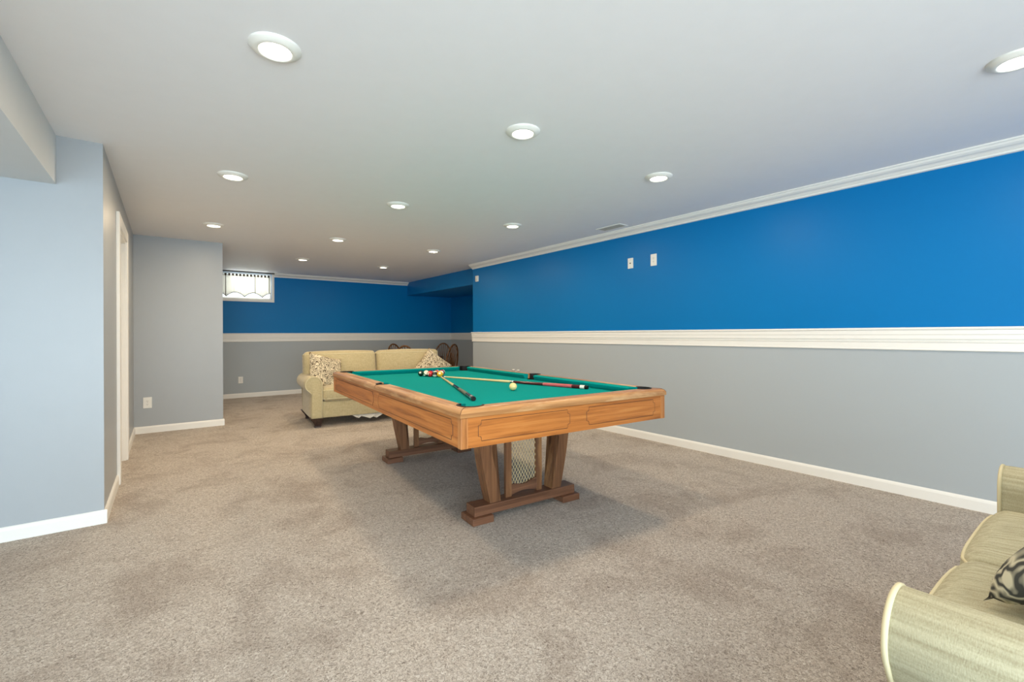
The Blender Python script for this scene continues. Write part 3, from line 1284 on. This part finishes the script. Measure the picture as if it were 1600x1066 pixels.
def ball_mat(name, col, stripe):
    m, nt, b = new_mat(name)
    tc = nt.nodes.new('ShaderNodeTexCoord')
    s = nt.nodes.new('ShaderNodeSeparateXYZ')
    nt.links.new(tc.outputs['Object'], s.inputs[0])
    iv = lin(240, 232, 208)
    ab = nt.nodes.new('ShaderNodeMath'); ab.operation = 'ABSOLUTE'
    nt.links.new(s.outputs[2], ab.inputs[0])
    gt = nt.nodes.new('ShaderNodeMath'); gt.operation = 'GREATER_THAN'
    gt.inputs[1].default_value = BR * 0.52 if stripe else 10
    nt.links.new(ab.outputs[0], gt.inputs[0])
    # round number spot on the x axis
    ln = nt.nodes.new('ShaderNodeMath'); ln.operation = 'GREATER_THAN'; ln.inputs[1].default_value = BR * 0.93
    ax = nt.nodes.new('ShaderNodeMath'); ax.operation = 'ABSOLUTE'
    nt.links.new(s.outputs[0], ax.inputs[0]); nt.links.new(ax.outputs[0], ln.inputs[0])
    mxm = nt.nodes.new('ShaderNodeMath'); mxm.operation = 'MAXIMUM'
    nt.links.new(gt.outputs[0], mxm.inputs[0]); nt.links.new(ln.outputs[0], mxm.inputs[1])
    mx = nt.nodes.new('ShaderNodeMix'); mx.data_type = 'RGBA'
    mx.inputs[6].default_value = col; mx.inputs[7].default_value = iv
    nt.links.new(mxm.outputs[0], mx.inputs[0])
    nt.links.new(mx.outputs[2], b.inputs['Base Color'])
    b.inputs['Roughness'].default_value = 0.12
    b.inputs['Specular IOR Level'].default_value = 0.5
    return m


def ball(name, mat, label, loc, rot, group=None):
    bm = bmesh.new()
    bmesh.ops.create_uvsphere(bm, u_segments=24, v_segments=14, radius=BR)
    o = link(name, bm, mat, None, True)
    o.location = loc
    o.rotation_euler = rot
    tag(o, label, 'pool ball', group)
    return o


Y_, B_, R_, P_, O_, G_, MR_, K_ = (lin(238, 178, 30), lin(24, 52, 130), lin(206, 44, 48), lin(74, 40, 110), lin(228, 100, 30), lin(20, 84, 50), lin(106, 28, 34), lin(20, 20, 22))
# rows of the rack: (row, place from the left) -> colour, striped, label; the left edge faces the camera
RACK = {
    (0, 0): (Y_, 0, 'solid yellow pool ball at the point of the rack'),
    (1, 0): (K_, 1, 'white pool ball with a black stripe, next behind the yellow point ball'),
    (2, 0): (R_, 0, 'solid red pool ball in the middle of the visible rack edge'),
    (3, 0): (G_, 1, 'white pool ball with a green stripe, left of the red ball'),
    (4, 0): (lin(14, 46, 34), 0, 'solid dark green pool ball at the left end of the rack'),
    (1, 1): (Y_, 1, 'white pool ball with a yellow stripe peeking out behind the yellow point ball'),
    (2, 1): (MR_, 0, 'solid maroon pool ball behind the black-striped ball'),
    (2, 2): (O_, 0, 'solid orange pool ball on the hidden side of the rack'),
    (3, 1): (K_, 0, 'solid black pool ball inside the rack behind the red ball'),
    (3, 2): (O_, 1, 'white pool ball with an orange stripe inside the rack'),
    (3, 3): (P_, 0, 'solid purple pool ball on the hidden side of the rack'),
    (4, 1): (R_, 1, 'white pool ball with a red stripe in the back row of the rack'),
    (4, 2): (B_, 0, 'solid blue pool ball in the back row of the rack'),
    (4, 3): (B_, 1, 'white pool ball with a blue stripe in the back row of the rack'),
    (4, 4): (MR_, 1, 'white pool ball with a maroon stripe in the back row corner'),
}
AU, AV = 0.832, 2.085
for (rw, k), (c, st, lab) in RACK.items():
    u = AU + (k - rw / 2) * BR * 2.01
    v_ = AV + rw * BR * 2.01 * 0.8660
    p = on_table(u, v_, ZBED + BR)
    m = ball_mat('ball_paint', c, st)
    rnd = (random.uniform(0.3, 1.3), random.uniform(-0.6, 0.6), random.uniform(0, 6.28))
    ball('pool_ball', m, lab, p, rnd, 'racked pool balls')
cue_ball_m = plain('ivory_ball', lin(240, 216, 150), 0.12, 0.5)
ball('cue_ball', cue_ball_m, 'plain ivory cue ball lying alone in front of the cue stick', (2.034, 2.688, ZBED + BR + 0.0006), (0, 0, 0))

# ------------------------------------------------------------------ cue sticks
M['cue_maple'] = wood('cue_maple', lin(206, 178, 120), lin(226, 202, 146), lin(238, 218, 168), 0, 0.25)
M['cue_white'] = plain('cue_ferrule', lin(240, 236, 224), 0.3)
M['cue_tip'] = plain('cue_tip_blue', lin(60, 78, 96), 0.8)
M['burgundy'] = plain('burgundy_lacquer', lin(74, 16, 24), 0.2)
M['pink'] = plain('rose_wrap', lin(196, 92, 96), 0.7)
M['cue_black'] = plain('black_lacquer', lin(26, 30, 28), 0.18)
M['cue_grey'] = plain('grey_wrap', lin(96, 98, 84), 0.6)


def cue(label, tip, butt, segs):
    """segs: (name, s0, s1, material) fractions from the tip; the stick lies on the bed"""
    L_ = 1.47
    rt, rb = 0.0064, 0.0146
    rad = lambda s: rt + (rb - rt) * s
    z0, z1 = ZBED + rt + 0.0002, ZBED + rb + 0.0002
    a, b = Vector((tip[0], tip[1], z0)), Vector((butt[0], butt[1], z1))
    d = (b - a).normalized()
    root = thing('cue_stick', label, 'cue', a)
    root.rotation_mode = 'QUATERNION'
    root.rotation_quaternion = d.to_track_quat('X', 'Z')
    L_ = (b - a).length
    for nm, s0, s1, mt in segs:
        bm = bmesh.new()
        n = 3
        prof = [(0, s0 * L_)] + [(rad(s0 + (s1 - s0) * k / n), (s0 + (s1 - s0) * k / n) * L_) for k in range(n + 1)] + [(0, s1 * L_)]
        lathe(bm, prof, 16, 'x')
        smooth_by_angle(link(nm, bm, mt, root), 50)
    return root


tipA = on_table(0.826, AV - BR - 0.012, 0)
tipB = on_table(0.850, AV - BR - 0.010, 0)
cue('black-handled cue stick lying with its butt near the front left corner pocket', (tipA.x, tipA.y), (1.519, 2.412),
    [('tip', 0, 0.008, 'cue_tip'), ('ferrule', 0.008, 0.024, 'cue_white'), ('shaft', 0.024, 0.50, 'cue_maple'), ('joint_collar', 0.50, 0.508, 'chrome'),
     ('forearm', 0.508, 0.66, 'cue_black'), ('wrap', 0.66, 0.86, 'cue_grey'), ('butt_sleeve', 0.86, 0.95, 'cue_black'), ('butt_ring', 0.95, 0.982, 'chrome'), ('bumper', 0.982, 1.0, 'black')])
cue('burgundy cue stick with a rose wrap lying behind the cue ball', (tipB.x, tipB.y), (2.511, 2.392),
    [('tip', 0, 0.008, 'cue_tip'), ('ferrule', 0.008, 0.024, 'cue_white'), ('shaft', 0.024, 0.53, 'cue_maple'), ('joint_collar', 0.53, 0.552, 'chrome'),
     ('forearm', 0.552, 0.745, 'burgundy'), ('wrap', 0.745, 0.915, 'pink'), ('butt_sleeve', 0.915, 0.96, 'burgundy'), ('butt_ring', 0.96, 0.985, 'cue_white'), ('bumper', 0.985, 1.0, 'black')])

# two small white-topped chalk cubes on the far long rail
M['chalk'] = plain('chalk_paper', lin(160, 150, 142), 0.8)
for k, (px, lab) in enumerate(((1.80, 'small white-topped chalk cube on the far rail, left of its twin'), (1.715, 'small white-topped chalk cube on the far rail, nearer the side pocket'))):
    p = on_table(TW - 0.05, px, ZT)
    r = thing('chalk_cube', lab, 'chalk', p, TH + 0.2 * k, 'chalk cubes on the rail')
    bm = bmesh.new()
    box(bm, -0.011, 0.011, -0.011, 0.011, 0, 0.014, 0.001, 1)
    link('paper_wrap', bm, 'chalk', r)
    bm = bmesh.new()
    box(bm, -0.0105, 0.0105, -0.0105, 0.0105, 0.014, 0.021, 0.002, 1)
    link('chalk_face', bm, 'cue_white', r)


# ------------------------------------------------------------------ sofas
def arm_outline(post, roll, ztop, flip, tail=245):
    """rolled arm outline in (x,z); inner face at x=post, scroll overhangs outward (negative x)"""
    rr = (post + roll) / 2
    cx = post - rr
    cz = ztop - rr
    pts = [(0.0, 0.12), (post, 0.12), (post, cz)]
    for k in range(1, 21):
        a = 0 + radians(tail) * k / 20
        pts.append((cx + rr * cos(a), cz + rr * sin(a)))
    pts += [(0.0, cz - rr * 1.15)]
    if flip:
        pts = [(-x, z) for x, z in pts]
    return pts, (cx, cz, rr)


def make_sofa(label, loc, rz, inner, seat_gap, ztop, foot_style, post=0.13, roll=0.075, depth=0.92, tail=232, cush=-0.028, backk=1.15, fab='tan'):
    """front faces local -Y, origin at the front left bottom corner of the seat frame"""
    W_ = inner + 2 * post
    s = thing('sofa', label, 'sofa', loc, rz)
    # seat frame
    bm = bmesh.new()
    box(bm, post - 0.02, W_ - post + 0.02, 0.012, 0.86, 0.12, 0.335, 0.015, 3)
    smooth_by_angle(link('seat_frame', bm, fab, s))
    bm = bmesh.new()
    box(bm, post * 0.3, W_ - post * 0.3, depth - 0.16, depth, 0.12, 0.80, 0.03, 3)
    smooth_by_angle(link('back_frame', bm, fab, s))
    # arms
    for side in (0, 1):
        o_, (cx, cz, rr) = arm_outline(post, roll, ztop, side == 1, tail)
        ox = 0 if side == 0 else W_
        cen = Vector((sum(p[0] for p in o_) / len(o_), sum(p[1] for p in o_) / len(o_)))
        rows = []
        bm = bmesh.new()
        n = len(o_)
        def inset(d):
            out = []
            for i in range(n):
                a = Vector(o_[i - 1]); b = Vector(o_[(i + 1) % n]); t = (b - a).normalized()
                nn = Vector((t.y, -t.x))
                if side == 1:
                    nn = -nn
                p = Vector(o_[i]) - nn * d
                out.append(p)
            return out
        for y, d in ((0.0, 0.014), (0.003, 0.006), (0.012, 0.0), (0.25, -0.002), (0.5, -0.002), (0.75, 0.0), (0.84, 0.0)):
            rows.append([bm.verts.new((ox + p.x, y, p.y)) for p in inset(d)])
        for A, B in zip(rows, rows[1:]):
            for i in range(n):
                bm.faces.new((A[i], A[(i + 1) % n], B[(i + 1) % n], B[i]))
        f1 = bm.faces.new(rows[0]); f2 = bm.faces.new(rows[-1][::-1])
        bmesh.ops.triangulate(bm, faces=[f1, f2])
        arm = smooth_by_angle(link('arm', bm, fab, s), 45)
        bm = bmesh.new()
        q = inset(0.002)
        tube(bm, [(ox + p.x, 0.004, p.y) for p in q[1:]], 0.0065, 6)
        link('piping', bm, 'tan_pipe', arm, True)
    # seat cushions
    cw = inner / 2
    for k in range(2):
        hx, hy, hz = cw / 2 - 0.004, 0.365, 0.088
        bm, mp = rbox(hx, hy, hz, 0.045, 8, 4, 0.035, 0.03)
        c = link('seat_cushion', bm, fab, s, True)
        c.location = (post + cw * (k + 0.5), cush + hy, 0.338 + hz)
        for zz in (0.055, -0.055):
            bm2 = piping_loop(mp, hx, hy, zz, 0)
            link('piping', bm2, 'tan_pipe', c, True)
    # back cushions, wider than the seat so that they overlap the arms
    bw = (inner + 2 * post * backk) / 2
    for k in range(2):
        hx, hy, hz = bw / 2 - 0.004, 0.10, 0.235
        bm, mp = rbox(hx, hy, hz, 0.06, 8, 4, 0.018, 0.05)
        c = link('back_cushion', bm, fab, s, True)
        c.location = (W_ / 2 + (k - 0.5) * bw, depth - 0.26, 0.722)
        c.rotation_euler = (radians(-9), 0, 0)
        bm2 = piping_loop(mp, hx, hy, 0.19, 0)
        link('piping', bm2, 'tan_pipe', c, True)
    # splayed dark feet
    for x, y, dx, dy in ((0.03, 0.03, -1, -1), (W_ - 0.03, 0.03, 1, -1), (0.03, depth - 0.06, -1, 1), (W_ - 0.03, depth - 0.06, 1, 1)):
        bm = bmesh.new()
        rings = []
        for z, sz, off in ((0.125, 0.078, 0.045), (0.10, 0.068, 0.040), (0.06, 0.048, 0.028), (0.02, 0.036, 0.026), (0.0, 0.037, 0.030)):
            cx_, cy_ = x - dx * 0.075 + dx * off, y - dy * 0.05 + dy * off * 0.6
            rings.append([bm.verts.new((cx_ + a * sz, cy_ + b * sz, z)) for a, b in ((-1, -1), (1, -1), (1, 1), (-1, 1))])
        for A, B in zip(rings, rings[1:]):
            for i in range(4):
                bm.faces.new((A[i], A[(i + 1) % 4], B[(i + 1) % 4], B[i]))
        bm.faces.new(rings[0]); bm.faces.new(rings[-1][::-1])
        link('leg', bm, 'foot_wood', s)
    return s, W_


def make_pillow(name, label, loc, rot, size, thick, mat, group=None, order='XYZ'):
    bm = bmesh.new()
    n = 18
    top, bot = {}, {}
    for i in range(n + 1):
        for j in range(n + 1):
            u, v_ = -1 + 2 * i / n, -1 + 2 * j / n
            x = u * (1 - 0.07 * (1 - v_ * v_)) * size / 2
            z = v_ * (1 - 0.07 * (1 - u * u)) * size / 2
            th = thick / 2 * ((1 - u ** 4) * (1 - v_ ** 4)) ** 0.55
            th *= 1 + 0.06 * sin(5 * u + 3 * v_)
            e = i in (0, n) or j in (0, n)
            a = bm.verts.new((x, -th, z))
            top[i, j] = a
            bot[i, j] = a if e else bm.verts.new((x, th, z))
    for i in range(n):
        for j in range(n):
            bm.faces.new((top[i, j], top[i + 1, j], top[i + 1, j + 1], top[i, j + 1]))
            q = (bot[i, j], bot[i, j + 1], bot[i + 1, j + 1], bot[i + 1, j])
            try:
                bm.faces.new(q)
            except ValueError:
                pass
    o = link(name, bm, mat, None, True)
    o.location = loc
    o.rotation_mode = order
    o.rotation_euler = rot
    tag(o, label, 'pillow', group)
    return o


SR1 = radians(-5)
sofa1, W1 = make_sofa('long cream sofa with two patterned pillows beyond the pool table', (1.475, 6.22, 0), SR1, 1.72, 0, 0.66, 0)


def on_sofa1(x, y, z):
    return Matrix.Translation((1.475, 6.22, 0)) @ Matrix.Rotation(SR1, 4, 'Z') @ Vector((x, y, z))


# torn white lining hanging under the sofa front
bm = bmesh.new()
rag = [(0.50, 0.125), (0.56, 0.09), (0.60, 0.075), (0.63, 0.095), (0.68, 0.080), (0.74, 0.060), (0.79, 0.078), (0.84, 0.052), (0.90, 0.085), (0.95, 0.125)]
A = [bm.verts.new((x, 0.03 + 0.02 * sin(x * 31), z)) for x, z in rag]
B = [bm.verts.new((x, 0.06, 0.128)) for x, z in rag]
for i in range(len(rag) - 1):
    bm.faces.new((A[i], A[i + 1], B[i + 1], B[i]))
o = link('torn_lining', bm, 'lining', sofa1)
o['label'] = 'torn white lining hanging under the front'
md = o.modifiers.new('thickness', 'SOLIDIFY'); md.thickness = 0.002

p = on_sofa1(0.23, 0.335, 0.685)
make_pillow('throw_pillow', 'cream scroll-print pillow leaning on the left arm of the far sofa', p, (radians(-22), radians(14), SR1 + radians(22)), 0.50, 0.17, 'scroll', 'scroll-print pillows on the far sofa')
p = on_sofa1(1.80, 0.385, 0.685)
make_pillow('throw_pillow', 'cream scroll-print pillow tilted on its corner at the far sofa right end', p, (radians(-20), radians(38), SR1 - radians(18)), 0.46, 0.17, 'scroll', 'scroll-print pillows on the far sofa')

sofa2, W2 = make_sofa('cream ribbed loveseat with piped rolled arms, cut off at the lower right', (2.75, 0.29, 0), pi, 1.295, 0, 0.66, 0, post=0.13, roll=0.045, tail=212, cush=-0.004, fab='ribbed')
make_pillow('throw_pillow', 'grey and cream floral pillow on the near loveseat', (1.70, 0.0, 0.725), (radians(-50), radians(15), pi), 0.42, 0.12, 'floral', None, 'YXZ')


# ------------------------------------------------------------------ dining set behind the far sofa
def make_chair():
    c = thing('dining_chair', '', 'chair', (0, 0, 0), 0, 'windsor chairs round the dining table')
    # seat
    bm = bmesh.new()
    out = []
    for k in range(28):
        a = 2 * pi * k / 28
        x = 0.215 * (abs(cos(a)) ** 0.75) * (1 if cos(a) >= 0 else -1)
        y = 0.205 * (abs(sin(a)) ** 0.75) * (1 if sin(a) >= 0 else -1)
        out.append((x * (1 - 0.10 * (y / 0.205 > 0)), y))
    prism(bm, out, 'z', 0.42, 0.452)
    bmesh.ops.triangulate(bm, faces=[f for f in bm.faces if len(f.verts) > 4])
    link('seat', bm, 'chair_wood', c)
    for sx in (-1, 1):
        for sy in (-1, 1):
            bm = bmesh.new()
            p0, p1 = Vector((sx * 0.14, sy * 0.13, 0.425)), Vector((sx * 0.205, sy * 0.20, 0))
            pts = [p0.lerp(p1, t) for t in (0, 0.15, 0.3, 0.5, 0.62, 0.7, 1)]
            tube(bm, pts, [0.012, 0.016, 0.013, 0.020, 0.016, 0.014, 0.010], 10)
            link('leg', bm, 'chair_wood', c, True)
    for sx in (-1, 1):
        bm = bmesh.new()
        tube(bm, [(sx * 0.176, -0.168, 0.19), (sx * 0.176, 0, 0.19), (sx * 0.176, 0.168, 0.19)], [0.007, 0.011, 0.007], 8)
        link('stretcher', bm, 'chair_wood', c, True)
    bm = bmesh.new()
    tube(bm, [(-0.176, 0, 0.19), (0, 0, 0.19), (0.176, 0, 0.19)], [0.007, 0.011, 0.007], 8)
    link('stretcher', bm, 'chair_wood', c, True)
    # bow back leaning backwards (+Y)
    Hb = 0.55
    lean = lambda z: 0.165 + (z - 0.44) * 0.20

    def bow(t):
        a = pi * t
        x = -0.205 * cos(a) * (1.0 if True else 1)
        zz = 0.445 + Hb * (sin(a) ** 0.72 if sin(a) > 0 else 0)
        return Vector((x, lean(zz), zz))
    bm = bmesh.new()
    tube(bm, [bow(k / 36) for k in range(37)], 0.016, 10)
    link('back_bow', bm, 'chair_wood', c, True)
    for k in range(7):
        x = -0.132 + 0.044 * k
        ca = max(-1, min(1, -x * 1.12 / 0.205))
        zt = 0.445 + Hb * (sqrt(max(0, 1 - ca * ca)) ** 0.72)
        bm = bmesh.new()
        p0 = Vector((x * 0.85, lean(0.44), 0.445)); p1 = Vector((x * 1.12, lean(zt), zt))
        tube(bm, [p0.lerp(p1, t) for t in (0, 0.3, 0.5, 0.7, 1)], [0.008, 0.013, 0.010, 0.008, 0.007], 8)
        link('spindle', bm, 'chair_wood', c, True)
    return c


TC = (4.23, 8.70)
CHAIRS = [   # (hoop x, hoop y, heading, label)
    (3.88, 9.36, radians(14), 'windsor chair seen left of the others, back just above the sofa'),
    (3.42, 7.74, radians(139), 'windsor chair with its rounded back just above the middle of the sofa'),
    (5.04, 9.30, radians(-45), 'windsor chair with spindle back facing out behind the right pillow'),
    (4.63, 8.10, radians(-155), 'windsor chair turned sideways, farthest right behind the sofa'),
]
proto = make_chair()
for i, (x, y, rz, lab) in enumerate(CHAIRS):
    c = proto if i == 0 else copy_tree(proto)
    c.location = (x + sin(rz) * 0.26, y - cos(rz) * 0.26, 0)
    c.rotation_euler = (0, 0, rz)
    c['label'] = lab
dt = thing('dining_table', 'round dark wooden dining table between the windsor chairs', 'table', (TC[0], TC[1], 0))
bm = bmesh.new()
lathe(bm, [(0, 0.715), (0.40, 0.715), (0.43, 0.722), (0.44, 0.735), (0.43, 0.748), (0, 0.75)], 40)
link('table_top', bm, 'chair_wood', dt, True)
bm = bmesh.new()
lathe(bm, [(0, 0.08), (0.07, 0.08), (0.075, 0.14), (0.045, 0.22), (0.06, 0.36), (0.04, 0.52), (0.06, 0.66), (0.12, 0.715), (0, 0.715)], 24)
link('pedestal', bm, 'chair_wood', dt, True)
for k in range(4):
    a = k * pi / 2 + 0.5
    bm = bmesh.new()
    tube(bm, [(0.05 * cos(a), 0.05 * sin(a), 0.17), (0.16 * cos(a), 0.16 * sin(a), 0.13), (0.30 * cos(a), 0.30 * sin(a), 0.028)], [0.032, 0.028, 0.026], 10)
    link('foot', bm, 'chair_wood', dt, True)
